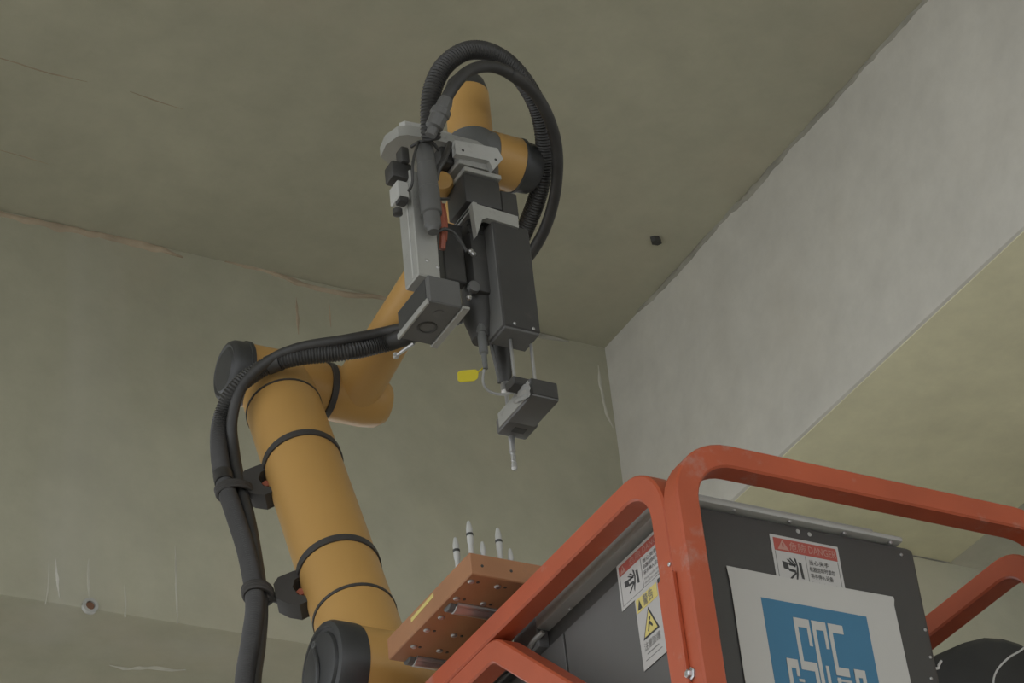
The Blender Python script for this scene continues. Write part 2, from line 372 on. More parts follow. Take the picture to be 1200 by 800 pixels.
# poster with the white maze emblem on a blue square
o = on(851, 663, y=CY0-.002); o = V((o.x, CY0-.0022, o.z)); u, v, n = X, -Z, NF
ps = thing('poster', o+v*.36, 'white paper poster with a blue square and white maze emblem on the cabinet', 'poster')
outl = [(0, 0), (.09, .0008), (.262, -.001), (.2625, .004), (.2605, .012), (.263, .14), (.262, .36), (.0, .36), (.0008, .15), (.002, .03)]
quad_on(o, u, v, n, outl, .0008).build('paper_sheet', 'paper', ps)
q = on(891, 700, y=CY0-.002); bx_, by_ = q.x-o.x, o.z-q.z; W = .1645; o2 = o+n*.0008
quad_on(o2, u, v, n, rect(bx_, by_, bx_+W, by_+W), .0004).build('blue_square', 'print_blue', ps)
o3 = o2+n*.0004+u*bx_+v*by_
def zp(a, b):                                 # position on the printed square
    a -= 72; b -= 62; det = 823*895-151*163
    return ((a*895-151*b)/det*W, (823*b-163*a)/det*W)
m = MB()
nb = [0]
def bar(x0, y0, x1, y1):
    nb[0] += 1; m.prism([o3+u*(a*W)+v*(b*W)-n*.00002*nb[0] for a, b in rect(x0, y0, x1, y1)], n*(.0003+.00005*nb[0]))
def uv(a, b): p = zp(a, b); return p[0]/W, p[1]/W
c0, c1, c2, c3 = uv(317, 222)[0], uv(455, 250)[0], uv(583, 272)[0], uv(697, 292)[0]
T = uv(317, 222)[1]; TH = .078; TW = .034; M_ = uv(395, 565)[1]; Bm = uv(265, 540)[1]
bar(c0, T, c1-.022, T+TH); bar(c0, T, c0+TW, M_+TH); bar(c1-.022-TW*.85, T, c1-.022, T+.235)
bar(c0, M_, c1-.012, M_+TH); bar(c1-.012-TW, M_, c1-.012, .93)
bar(c1, T, c2-.022, T+TH); bar(c1, T, c1+TW, .93); bar(c2-.022-TW*.85, T, c2-.022, T+.235)
bar(c2, T, c3+.002, T+TH); bar(c2, T, c2+TW, M_+TH); bar(c2, M_+.004, c3-.01, M_+TH); bar(c2+.004, M_+TH+.02, c2+TW, .93); bar(c2, M_+TH+.03, c3+.0, M_+TH+.05)
bar(c2-.09, M_+.01, c2-.09+TW*.8, .93)
x0 = uv(265, 540)[0]; bar(x0, Bm, x0+.105, Bm+TH); bar(x0, Bm, x0+TW, .93); bar(x0+.105-TW*.8, Bm, x0+.105, Bm+.145); bar(x0+.09, Bm+.165, x0+.14, Bm+.19)
x0 = uv(785, 640)[0]; y0 = uv(785, 640)[1]; bar(x0, y0, x0+.105, y0+.07); bar(x0, y0, x0+TW, .93); bar(x0+.105-TW, y0, x0+.105, .93)
m.build('emblem', 'paper', ps)

# ------------------------------------------------------------------ black cover and white cable at the right
yc = 2.78
prof = []
for q in ((1078, 900), (1086, 790), (1089, 770), (1110, 757), (1135, 746), (1158, 740.5), (1180, 742), (1200, 748), (1222, 762), (1240, 785), (1250, 830), (1262, 900)):
    p = on(*q, y=yc); prof.append(V((p.x, yc, p.z)))
bm_ = MB(); L_ = len(prof); cen = sum(prof, V((0, 0, 0)))/L_
rings = [(0, .93), (.012, .985), (.03, 1.), (.22, 1.), (.24, .985), (.25, .93)]
vs = []
for d, k in rings: vs += [V((cen.x+(p.x-cen.x)*k, yc+d, prof[0].z+(p.z-prof[0].z)*k)) for p in prof]
fs = [(i*L_+j, i*L_+(j+1) % L_, (i+1)*L_+(j+1) % L_, (i+1)*L_+j) for i in range(len(rings)-1) for j in range(L_)]
fs += [tuple(range(L_)), tuple((len(rings)-1)*L_+j for j in range(L_))]
bm_.add(vs, fs)
mc = thing('machine_cover', V((cen.x, yc+.12, ZD)), 'black rounded cover standing right of the cabinet under the red rail', 'cover')
bm_.build('shell', 'cover_black', mc, 50)
MB().box((prof[0].x+.01, yc+.02, ZD), (prof[-1].x-.01, yc+.23, prof[0].z+.01), .01).build('pedestal', 'cover_black', mc)
cb = MB().sweep(catmull([on(1208, 752, t=3.62), on(1196, 762, t=3.60), on(1184, 769, t=3.585), on(1173, 779, t=3.575), on(1166, 790, t=3.57), on(1164, 803, t=3.56), on(1166, 830, t=3.55)], .006), .0015, 8).build('cable', 'white_cable')
tag(cb, 'thin white cable hanging in front of the black cover at the right', 'cable')
q0 = V((CX1-.008, 2.40, on(1094, 783, y=2.40).z))
MB().sweep(catmull([q0, on(1096, 783, y=2.40), on(1100, 779, y=2.40), on(1103, 774, y=2.40)], .003), .002, 8).build('cable_end', 'white_cable', cab)

# ------------------------------------------------------------------ tray of drill bits
P0 = on(552, 670, t=3.57); tx, ty, tz = P0
TL, TWD, THK = .268, .15, .0352
tz -= .003
tr = thing('bit_tray', V((tx+TWD/2, ty+TL/2, tz)), 'copper coloured block tray holding drill bits beside the orange arm', 'tray')
MB().box((tx, ty, tz), (tx+TWD, ty+TL, tz+THK), .0015).build('block', 'copper_block', tr)
def spots(m): return [on(*q, z=tz) for q in m]
for p in spots(((552, 681), (583, 687), (535, 701), (566, 707), (500, 738), (532, 744), (485, 757), (515, 762), (517, 723))):
    MB().lathe(V((p.x, p.y, tz+.001)), -Z, [(0, .005), (.002, .005), (.0035, .0035), (.004, .0)], 12).build('screw', 'steel', tr)
for p in spots(((560, 682), (592, 688), (544, 702), (575, 708), (509, 739), (541, 745), (492, 758), (524, 764))):
    MB().lathe(V((p.x, p.y, tz+.0005)), -Z, [(0, .0024), (.0012, .0024)], 10).build('screw_hole', 'black_plastic', tr)
for q in ((565, 663), (599, 669)):
    p = on(*q, y=ty); MB().lathe(V((p.x, ty+.0005, p.z)), -Y, [(0, .0022), (.0012, .0022)], 10).build('screw_hole', 'black_plastic', tr)
for q in ((531, 716), (484, 778)):
    p = on(*q, z=tz-.006); xa_ = p.x
    rb = MB().cyl((xa_, p.y, tz+.005), (tx+TWD-.004, p.y, tz+.005), .0135, seg=20, ch=.001).build('roller', 'steel', tr)
    MB().cyl((xa_-.010, p.y, tz+.005), (xa_, p.y, tz+.005), .0125, seg=16, ch=.001).build('roller_end', 'grey_joint', rb)
    MB().cyl((xa_, p.y-.013, tz-.0012), (tx+TWD-.004, p.y-.013, tz-.0012), .004, seg=10).build('edge_rod', 'steel', rb)
a, b = on(482, 727, x=tx), on(508, 697, x=tx)
MB().prism([V((tx-.0006, a.y, a.z-.003)), V((tx-.0006, b.y, b.z-.003)), V((tx-.0006, b.y, b.z+.0035)), V((tx-.0006, a.y, a.z+.0035))], X*.0008).build('yellow_label', 'yellow_print', tr)
MB().box((tx+.115, ty+.03, CZ1-.004), (tx+.14, ty+.10, tz-.0005), .002).build('stand_post', 'lift_steel', tr)
zt = tz+THK
def bit(q, hgt, label, tall):
    p = on(*q, z=zt+hgt); o = thing('drill_bit', V((p.x, p.y, zt)), label, 'drill bit', 'drill bits standing in the tray')
    b0 = V((p.x, p.y, zt)); r = .0048 if tall else .0042
    MB().lathe(b0, Z, [(0, r*.75), (hgt*.45, r*.75), (hgt*.5, r), (hgt-.012, r), (hgt-.004, r*.7), (hgt, r*.45)], 14).build('shank', 'aluminium_pale', o)
    if tall: MB().lathe(b0+Z*(hgt-.024), Z, [(0, r*1.08), (.004, r*1.08)], 14).build('ring', 'black_plastic', o)
bit((549, 611), .068, 'tallest looking pale drill bit at the near left corner of the tray', True)
bit((533.5, 630), .068, 'pale drill bit with dark ring, leftmost on the tray', True)
bit((583, 619), .068, 'pale drill bit with dark ring, right of the tallest one', True)
bit((565, 635), .034, 'short drill bit stub between the two tall bits', False)
bit((597.5, 643), .034, 'short drill bit stub, rightmost on the tray', False)

# ------------------------------------------------------------------ robot arm
ARM_T = 4.24
xa = on(373, 600, t=ARM_T).x
S = on(440, 794, x=xa); E_ = on(321, 446, x=xa)
U = (E_-S).normalized(); LEN = (E_-S).length
OUT = V((-.85, .52, 0)).normalized(); OUT = (OUT-U*OUT.dot(U)).normalized(); SIDE = U.cross(OUT)
rb_ = thing('robot_arm', V((xa+.18, S.y, ZD)), 'orange jointed robot arm with black joint caps reaching up to the drill head', 'robot arm')
R_UP = .0665
MB().lathe(S, U, [(0, .060), (.03, R_UP*.98), (.10, R_UP), (LEN-.085, R_UP), (LEN-.05, R_UP*.985), (LEN-.02, R_UP*.93), (LEN, R_UP*.8)], 48).build('upper_arm', 'orange_paint', rb_)
def s_at(px, py):                        # distance along the arm of the axis point nearest to a ray
    d = ray(px, py).normalized(); w0 = S-CAM; b = U.dot(d); return (b*d.dot(w0)-U.dot(w0))/(1-b*b)
for q, wd, up in (((331, 482), .004, 0), ((415, 724), .006, 0)):
    s = s_at(*q); MB().lathe(S+U*s, U, [(-wd/2, R_UP-.002), (-wd/2, R_UP+.0016), (wd/2, R_UP+.0016), (wd/2, R_UP-.002)], 48).build('seal_ring', 'rubber_strap', rb_)
# shoulder and base
MB().lathe(S-X*.050, X, [(0, .070), (.004, .075), (.122, .075), (.128, .072)], 48).build('shoulder_joint', 'orange_paint', rb_)
c = MB().lathe(S-X*.050, -X, [(-.006, .076), (0, .077), (.034, .077), (.040, .074), (.042, .066), (.039, .064), (.039, .058), (.044, .056), (.047, .045), (.047, .0)], 48).build('shoulder_cap', 'dark_cap', rb_)
MB().sweep(catmull([S-X*.097+V((0, .004, .034)), S-X*.099+V((0, -.006, .0)), S-X*.097+V((0, .004, -.036))], .006), .004, 8).build('cap_ridge', 'dark_cap', c)
MB().lathe(S-X*.096+V((0, .004, .042)), -X, [(0, .006), (.004, .006), (.004, .004), (.001, .003)], 12).build('cap_screw', 'grey_joint', c)
MB().lathe(S+X*.084, X, [(-.008, .070), (0, .072), (.008, .070)], 48).build('shoulder_band', 'rubber_strap', rb_)
MB().lathe(S+X*.090, X, [(0, .076), (.15, .078), (.19, .072), (.21, .05), (.215, 0)], 48).build('base_joint', 'orange_paint', rb_)
MB().lathe(V((xa+.18, S.y, ZD)), Z, [(0, .11), (.03, .11), (.035, .088), (S.z-ZD-.01, .084), (S.z-ZD+.03, .06)], 48).build('base_column', 'orange_paint', rb_)
# elbow
RE = .0565; RE2 = .0505
MB().lathe(E_-X*.064, X, [(0, RE), (.09, RE), (.155, RE2), (.158, RE2-.002)], 48).build('elbow_joint', 'orange_paint', rb_)
c = MB().lathe(E_-X*.062, -X, [(-.004, RE+.003), (.003, RE+.003), (.004, RE+.001), (.024, RE), (.031, RE-.004), (.034, RE-.010), (.032, RE-.015), (.035, RE-.019), (.036, 0)], 48).build('elbow_cap', 'dark_cap', rb_)
MB().lathe(E_+X*.093, X, [(0, RE2-.003), (.001, RE2+.0025), (.012, RE2+.0025), (.013, RE2-.003)], 48).build('elbow_band', 'rubber_strap', rb_)
XF = .152
MB().lathe(E_+X*.105, X, [(0, RE2), (.070, RE2), (.098, RE2*.93), (.114, RE2*.72), (.121, RE2*.4), (.123, 0)], 48).build('forearm_joint', 'orange_paint', rb_)
F0 = E_+X*XF
W1 = on(585, 189, x=xa+XF)
MB().lathe(F0, (W1-F0), [(0, .046), (.06, .0435), (.15, .0405), (.35, .039), ((W1-F0).length, .039)], 40).build('forearm', 'orange_paint', rb_)
# wrist
RW = .046
MB().lathe(W1-X*.02, X, [(0, RW), (.048, RW), (.050, RW-.001)], 40).build('wrist_ring', 'orange_paint', rb_)
MB().lathe(W1+X*.031, X, [(-.003, RW-.002), (0, RW+.001), (.004, RW+.001), (.005, RW-.002), (.028, RW-.004), (.036, RW-.010), (.038, 0)], 40).build('wrist_cap', 'dark_cap', rb_)
MB().lathe(W1-X*.086, X, [(0, .020), (.005, .032), (.02, .041), (.05, .0445), (.066, .0445)], 40).build('wrist_housing', 'grey_joint', rb_)
w2 = W1-X*.052
wt = V((w2.x, w2.y-.004, w2.z))
MB().lathe(wt, Z, [(-.06, .038), (-.04, .040), (.012, .0405), (.024, .040), (.027, .037)], 40).build('wrist_tee', 'grey_joint', rb_)
MB().lathe(wt+Z*.027, Z, [(0, .0365), (.004, .0375), (.095, .0375), (.098, .036)], 40).build('wrist_barrel', 'orange_paint', rb_)
MB().lathe(wt+Z*.125, Z, [(-.002, .037), (.006, .036), (.022, .032), (.028, .024), (.029, 0)], 40).build('wrist_top_cap', 'dark_cap', rb_)
# hose clamps on the upper arm
def clamp(q, lo):
    s = s_at(*q); c0 = S+U*s
    st = MB().lathe(c0, U, [(-.007, R_UP-.001), (-.007, R_UP+.003), (.007, R_UP+.003), (.007, R_UP-.001)], 48).build('strap', 'rubber_strap', rb_)
    pol = [(.058, .008), (.072, .008), (.098, .002), (.108, -.012), (.110, -.045), (.096, -.064), (.078, -.076), (.060, -.070), (.062, -.060), (.076, -.050), (.080, -.030), (.074, -.014), (.060, -.006)]
    hk_ = MB().prism([c0+OUT*a+U*b-SIDE*.016 for a, b in pol], SIDE*.032).build('hose_bracket', 'rubber_strap', rb_)
    MB().prism([c0+OUT*a+U*b-SIDE*.010 for a, b in ((.062, -.045), (.072, -.046), (.077, -.036), (.070, -.030), (.062, -.034))], SIDE*.02).build('pad', 'red_cable', hk_)
    return c0
k1 = clamp((353, 545), 0); k2 = clamp((396, 669), 0)

# ------------------------------------------------------------------ the two hoses
def arm_t(py):
    s = s_at(331+(py-482)*.354, py); return (S+U*s-CAM).dot(FW)
low1 = [(288, 860, 0), (287, 800, 0), (294, 752, 0), (299, 705, 0), (290, 650, 0), (276, 605, 0), (263, 565, 0), (257, 525, 0), (260, 490, -.03), (276, 456, -.10), (310, 430, -.14), (350, 418, -.15), (405, 412, -.15), (455, 401, -.13)]
low2 = [(300, 860, 0), (299, 800, .01), (305, 752, .012), (307, 705, .01), (301, 655, .012), (292, 605, .012), (281, 565, .01), (274, 525, 0), (272, 492, -.045), (284, 452, -.115), (315, 423, -.15), (352, 407, -.155), (405, 398, -.15), (455, 388, -.13)]
def lowpts(L): return [on(a, b, t=arm_t(max(b, 430))+d-.01) for a, b, d in L]
hp1 = lowpts(low1)+[on(*q[:2], t=q[2]) for q in ((500, 384, 4.37), (552, 360, 4.38), (592, 312, 4.36), (618, 262, 4.32), (634, 215, 4.28), (638, 165, 4.25), (628, 120, 4.22), (603, 82, 4.18), (575, 62, 4.14), (546, 60, 4.10), (520, 78, 4.07), (506, 108, 4.05), (504, 145, 4.045), (506, 165, 4.05))]
hp2 = lowpts(low2)+[on(*q[:2], t=q[2]) for q in ((500, 376, 4.39), (560, 355, 4.40), (600, 322, 4.37), (628, 288, 4.33), (645, 250, 4.29), (653, 205, 4.25), (650, 160, 4.21), (632, 117, 4.17), (604, 90, 4.13), (575, 78, 4.10), (548, 84, 4.06), (529, 105, 4.03), (518, 128, 4.015))]
pitch = .0026
c1 = catmull(hp1, pitch)
def rr(i): return .0162 if i % 2 else .0142
h1 = MB().sweep(c1, rr, 14).build('hose', 'hose_black'); tag(h1, 'thick black corrugated hose looping over the orange wrist and down the arm', 'hose', 'hoses along the robot arm')
h1_ = h1
c2 = catmull(hp2, .008)
h2 = MB().sweep(c2, .0098, 14).build('hose', 'hose_black'); tag(h2, 'thinner smooth black hose running beside the corrugated one', 'hose', 'hoses along the robot arm')
for q, rad in (((264, 580), .024), ((302, 697), .024)):
    i = min(range(len(c1)), key=lambda i: (c1[i]-on(*q, t=arm_t(q[1]))).length)
    j = min(range(len(c2)), key=lambda j: (c2[j]-c1[i]).length)
    mid = (c1[i]+c2[j])/2; ax = (c1[i+3]-c1[i-3]).normalized(); dd = (c2[j]-c1[i])
    pts = []
    e1 = dd-ax*dd.dot(ax); hl = e1.length/2; e1.normalize(); e2 = ax.cross(e1)
    for k in range(33):
        a = 2*math.pi*k/32; pts.append(mid+e1*((hl+.017)*math.cos(a))+e2*(.0185*math.sin(a)))
    for off in (-.006, .0, .006): MB().sweep([p+ax*off for p in pts], .0042, 8).build('clamp_ring', 'rubber_strap', h1_)
    tgt = (k1 if q[1] < 640 else k2)+OUT*.104-U*.030
    MB().sweep([mid+(tgt-mid)*.15, tgt], .009, 10).build('clamp_stem', 'rubber_strap', h1_)
for q in ((259, 530), (330, 424)):
    i = min(range(len(c1)), key=lambda i: (c1[i]-on(*q, t=arm_t(max(q[1], 430))-.1)).length)
    MB().sweep(c1[i-5:i+6], .0170, 14).build('tape_band', 'hose_black', h1_)
j = min(range(len(c2)), key=lambda j: (c2[j]-on(600, 88, t=4.13)).length)
MB().sweep(c2[j-2:j+2], .0108, 12).build('tie', 'hose_black', h2)
MB().lathe(c2[-1], c2[-1]-c2[-2], [(-.02, .0105), (-.012, .0125), (0, .0125), (.002, .016), (.012, .0165), (.014, .0145), (.034, .0145), (.036, .009), (.05, .009)], 12).build('hose_fitting', 'tool_grey', h2, 25)

# ------------------------------------------------------------------ drilling tool
YT = on(582, 320, t=4.0).y
tl = thing('drilling_tool', on(600, 480, y=YT+.05), 'black and aluminium drilling head with a drill bit pointing down, under the hose loop', 'drill')
def bxp(tl_, br, y, dep, bev=.0015, seg=1):
    a, b = on(*tl_, y=y), on(*br, y=y); return MB().box((a.x, y, a.z), (b.x, y+dep, b.z), bev, seg)
def pt(q, dy=0.): return on(*q, y=YT+dy)
# long guide cover, its bracket and motor
bxp((577.5, 258), (634, 390), YT, .052, .002).build('guide_cover', 'tool_black', tl)
a, b = pt((577.5, 258)), pt((634, 390))
MB().box((a.x-.0012, YT+.003, b.z+.002), (a.x+.004, YT+.051, a.z), .0008).build('guide_side', 'guide_grey', tl)
MB().box((a.x+.002, YT+.002, b.z-.004), (b.x-.002, YT+.050, b.z+.001), .0008).build('guide_base', 'tool_grey', tl)
for q in ((603, 379), (625, 385), (585, 258), (606, 264)):
    p = pt(q); MB().lathe(V((p.x, YT+.001, p.z)), -Y, [(0, .0028), (.002, .0028), (.003, .0014)], 8).build('bolt', 'steel', tl)
br_ = MB().prism([pt(q, -.004) for q in ((553, 237), (607, 253.5), (608, 267), (601, 264.5), (571, 255), (565, 257), (559, 276))], Y*.012)
br_.build('bracket', 'aluminium', tl)
p0, p1 = pt((553, 237)), pt((607, 255)); MB().box((p0.x, YT-.003, p1.z), (p0.x+.008, YT+.062, p0.z), .001).build('bracket_side', 'aluminium', tl)
MB().box((p0.x, YT+.006, p0.z-.010), (p1.x, YT+.062, p0.z-.002), .001).build('bracket_top', 'aluminium', tl)
bxp((516, 258), (548, 332), YT+.040, .02, .002).build('back_plate', 'tool_black', tl)
bxp((543, 202), (589, 246), YT+.004, .062, .003, 2).build('motor', 'tool_black', tl)
bxp((586, 222), (609, 256), YT+.012, .05, .002).build('motor_side', 'tool_black', tl)
for q in ((562, 210), (574, 213)):
    p = pt(q); MB().lathe(V((p.x, YT+.005, p.z)), -Y, [(0, .002), (.001, .002)], 8).build('motor_screw', 'black_plastic', tl)
bxp((544, 194), (588, 210), YT+.001, .066, .001).build('motor_plate', 'aluminium', tl)
bxp((536, 178), (577, 200), YT+.008, .06, .002).build('mount_block', 'aluminium', tl)
fl = MB().prism([pt(q, -.002) for q in ((533, 164), (583, 173.5), (589.5, 186), (578, 199), (573, 188), (534, 180))], Y*.011); flo = fl.build('mount_flange', 'aluminium_pale', tl)
for q in ((542.5, 176), (581, 187)):
    p = pt(q, -.002); MB().lathe(V((p.x, YT-.0016, p.z)), -Y, [(0, .0026), (.0006, .0026)], 10).build('bolt_hole', 'black_plastic', flo)
# tool plate (horizontal) and its upstand
zp_ = pt((500, 172), .03).z
MB().prism([on(*q, z=zp_) for q in ((446, 184), (452, 170), (467, 159), (478, 158), (498, 161), (560, 176), (575, 186), (556, 205), (500, 200), (466, 200))], Z*.020).build('tool_plate', 'aluminium', tl)
MB().prism([on(*q, z=zp_+.02) for q in ((468, 150), (475, 147), (505, 153), (530, 162), (515, 172), (470, 160))], Z*.010).build('tool_plate_rib', 'aluminium_pale', tl)
# linear slide on the left
YE = YT+.012
ex = bxp((477, 192), (521, 330), YE, .044, .002)
a, b = on(480, 200, y=YE), on(521, 326, y=YE)
zsl = on(501, 321, y=YE-.004).z-.001
MB().box((on(483, 240, y=YE).x, YE, zsl), (on(509, 240, y=YE).x, YE+.046, a.z+.004), .002).build('slide_body', 'aluminium', tl)
MB().box((on(483, 240, y=YE).x-.001, YE+.014, b.z), (on(483, 240, y=YE).x+.001, YE+.018, a.z-.02), .0003).build('slide_groove', 'aluminium_pale', tl)
for q in ((500.5, 305), (513, 313)):
    p = on(*q, y=YE); MB().lathe(V((p.x, YE+.001, p.z)), -Y, [(0, .0032), (.002, .0032), (.003, .0018)], 10).build('bolt', 'steel', tl)
wb = bxp((465.5, 210), (480.5, 233), YE-.006, .03, .0015).build('sensor_block', 'aluminium_pale', tl)
p = on(468, 232, y=YE-.006); MB().box((p.x+.001, YE-.0068, p.z-.003), (p.x+.016, YE+.01, p.z+.006), .0006).build('sensor_socket', 'black_plastic', wb)
p = on(465, 244, y=YE); MB().lathe(V((p.x+.003, YE+.004, p.z)), -Z, [(0, .008), (.008, .008), (.010, .005)], 12).build('sensor_gland', 'tool_black', tl)
# connectors under the tool plate
bxp((470, 170), (481, 190), YE-.004, .022, .003, 2).build('connector', 'tool_black', tl)
bxp((459, 186), (485, 211), YE+.004, .03, .004, 2).build('connector', 'tool_black', tl)
g0, g1 = on(497, 168, y=YE-.022), on(508, 272, y=YE-.022); gl_ = (g1-g0).length
MB().lathe(g0, g1-g0, [(0, .010), (.01, .0145), (gl_*.25, .0145), (gl_*.26, .0155), (gl_*.52, .0155), (gl_*.53, .0165), (gl_*.80, .0165), (gl_*.81, .0135), (gl_*.93, .0135), (gl_*.96, .010), (gl_, .009)], 20).build('cable_gland', 'tool_grey', tl, 25)
MB().sweep(catmull([on(490, 166, y=YE-.03), on(484, 190, y=YE-.042), on(483, 215, y=YE-.036), on(477, 226, y=YE-.02)], .006), .0024, 8).build('cable', 'black_plastic', tl)
MB().sweep(catmull([on(482, 172, y=YE-.01), on(492, 166, y=YE-.03), on(505, 166, y=YE-.04), on(516, 178, y=YE-.03)], .006), .0028, 8).build('cable', 'black_plastic', tl)
MB().sweep(catmull([on(527, 168, y=YT+.0), on(521, 185, y=YT-.012), on(513, 200, y=YT-.008), on(510, 215, y=YT)], .006), .005, 8).build('cable', 'tool_black', tl)
bxp((515, 165), (533, 192), YT+.02, .03, .004, 2).build('connector', 'tool_black', tl)
# small orange motor end and red leads in the gap
p = on(517, 214, y=YT+.05); MB().lathe(p, V((-.35, -.9, -.1)), [(-.02, .020), (.0, .0205), (.008, .017), (.010, 0)], 20).build('flange_plug', 'orange_paint', tl)
MB().sweep(catmull([on(512, 232, y=YT+.02), on(517, 250, y=YT+.018), on(519, 272, y=YT+.02), on(518, 296, y=YT+.03)], .006), .0055, 8).build('red_lead', 'red_cable', tl)
MB().sweep(catmull([on(519, 240, y=YT+.03), on(522, 262, y=YT+.028), on(521, 285, y=YT+.03)], .006), .004, 8).build('red_lead', 'red_cable', tl)
MB().sweep(catmull([on(508, 231, y=YT+.015), on(516, 233, y=YT+.008), on(526, 233, y=YT+.014)], .005), .0025, 8).build('cable', 'black_plastic', tl)
MB().sweep(catmull([on(512, 272, y=YT+.01), on(522, 268, y=YT+.006), on(534, 275, y=YT+.01), on(548, 296, y=YT+.012)], .005), .0028, 8).build('cable', 'black_plastic', tl)
# hammer body behind the guide
h0, h1p = on(549, 236, y=YT+.062), on(560, 398, y=YT+.062); hl = (h1p-h0).length
hb = MB().lathe(h0, -Z, [(0, .022), (.01, .027), (hl*.86, .027), (hl*.92, .022), (hl, .017)], 24).build('hammer_body', 'tool_black', tl)
MB().box((h0.x-.024, YT+.028, h1p.z+.07), (h0.x+.024, YT+.075, h0.z-.012), .004, 2).build('hammer_housing', 'tool_black', tl)
for k in range(4):
    zz = h0.z-.045-.016*k; MB().box((h0.x-.026, YT+.0262, zz), (h0.x+.002, YT+.034, zz+.006), .001).build('cooling_rib', 'black_plastic', hb)
for q in ((553, 293), (556, 296), (551, 347)):
    p = on(*q, y=YT+.022); MB().lathe(p+Y*.006, -Y, [(0, .0045), (.004, .0045), (.006, .0025)], 10).build('bolt', 'steel', tl)
p = on(557, 334, y=YT+.024); MB().lathe(p+Y*.01, -Y, [(0, .010), (.008, .010), (.009, .006), (.007, .0)], 14).build('side_handle', 'tool_grey', tl)
# chuck, rods and lower guide block
LB0 = YT-.004
la, lb_ = on(621.5, 446, y=LB0), on(656, 470, y=LB0)
zl0 = lb_.z; zl1 = on(656, 449.5, y=LB0).z; ux = lb_.x
lblk = MB().box((la.x, LB0, zl0), (ux, LB0+.080, zl1), .003, 2).build('guide_block', 'tool_grey', tl)
MB().box((la.x+.0005, LB0+.074, zl0), (la.x+.0525, LB0+.118, zl1-.006), .004, 2).build('guide_nose', 'tool_grey', tl)
MB().box((la.x-.0015, LB0+.006, zl0+.005), (la.x+.001, LB0+.105, zl1-.002), .0006).build('guide_plate', 'aluminium', tl)
MB().box((la.x+.001, LB0-.0012, zl0+.003), (ux-.002, LB0+.003, zl1-.001), .001).build('front_plate', 'tool_black', tl)
p = on(601, 439, y=LB0+.012); MB().box((p.x, LB0+.012, p.z-.014), (la.x+.03, LB0+.04, p.z), .002).build('rod_bridge', 'tool_black', tl)
bt = on(599, 512, z=zl0)
MB().box((bt.x-.008, bt.y-.028, zl0-.0008), (bt.x+.014, bt.y-.014, zl0+.004), .0006).build('sight_slot', 'black_plastic', lblk)
bb = on(603.5, 551, x=bt.x, y=None); bl = zl0-on(603.5, 551, y=bt.y).z
MB().lathe(bt+Z*.02, -Z, [(0, .0052), (.02+bl*.45, .0052), (.02+bl*.47, .0040), (.02+bl*.80, .0040), (.02+bl*.82, .0050), (.02+bl*.93, .0050), (.02+bl, .0025)], 12).build('drill_tip', 'steel', tl, 25)
gq = []
for k in range(40):
    a_ = k/39*4*math.pi; gq.append(V((bt.x+.0036*math.cos(a_), bt.y+.0036*math.sin(a_), zl0-bl*(.40+.42*k/39))))
MB().sweep(gq, .0011, 6).build('drill_flute', 'steel', tl)
for q0, q1 in (((597.5, 388), (603, 443)), ((618, 394), (626.5, 441))):
    p = on(*q1, y=YT+.028); top = on(*q0, y=YT+.028)
    MB().cyl(V((p.x, YT+.028, zl1-.004)), V((p.x, YT+.028, top.z+.006)), .0028, seg=12).build('guide_rod', 'steel', tl)
ca = V((bt.x, bt.y, 0))
zc = on(585, 398, y=bt.y).z; zd = on(588, 448, y=bt.y).z
MB().lathe(V((bt.x, bt.y, zc+.02)), -Z, [(0, .019), (.02, .019), (.045, .018), (.05, .0165), (zc+.02-zd-.006, .0105), (zc+.02-zd, .008)], 20).build('chuck', 'tool_black', tl)
MB().lathe(V((bt.x, bt.y, zd)), -Z, [(0, .0075), (.004, .0085), (.016, .0085), (.020, .006), (.024, .0035), (zd-zl1+.01, .0035)], 14).build('bit_shank', 'steel', tl, 25)
f0, f1 = on(562.5, 372, y=YT+.052), on(569, 432, y=YT+.052); fl_ = (f1-f0).length
MB().lathe(f0, f1-f0, [(-.01, .008), (0, .0125), (.006, .0125), (.007, .0095), (.03, .0095), (.031, .0075), (fl_*.7, .0072), (fl_*.72, .0045), (fl_, .004)], 14).build('hose_nipple', 'grey_joint', tl, 25)
MB().lathe(f0, f1-f0, [(-.001, .0132), (.003, .0132)], 16).build('nipple_ring', 'aluminium_pale', tl)
MB().sweep(catmull([f1-V((0, 0, -.01)), on(566, 447, y=YT+.06), on(573, 458, y=YT+.064), on(588, 462, y=YT+.056), on(603, 459, y=YT+.03)], .005), .0022, 8).build('clear_tube', 'clear_plastic', tl)
MB().sweep(catmull([on(573, 385, y=YT+.05), on(577, 410, y=YT+.06), on(583, 436, y=YT+.07), on(586, 452, y=YT+.07)], .006), .003, 8).build('clear_tube', 'tool_grey', tl)
# crumpled plastic wrap on the block corner
wm = MB(); rnd = random.Random(3); g = []
for i in range(6):
    for j in range(6):
        p = on(603+i*3.9, 447.5+j*3.6+(5-i)*1.7, x=la.x-.004+.004*(5-i)*.2); g.append(V((p.x-.005*rnd.random(), p.y, p.z)))
vs = g+[V((q.x+.0012, q.y, q.z)) for q in g]; fs = []
for i in range(5):
    for j in range(5):
        k = i*6+j; fs += [(k, k+1, k+7, k+6), (k+36, k+42, k+43, k+37)]
per = [j for j in range(6)]+[i*6+5 for i in range(1, 6)]+[30+j for j in range(4, -1, -1)]+[i*6 for i in range(4, 0, -1)]
for a_, b_ in zip(per, per[1:]+per[:1]): fs.append((a_, b_, b_+36, a_+36))
wm.add(vs, fs).build('plastic_wrap', 'clear_plastic', tl, 10)
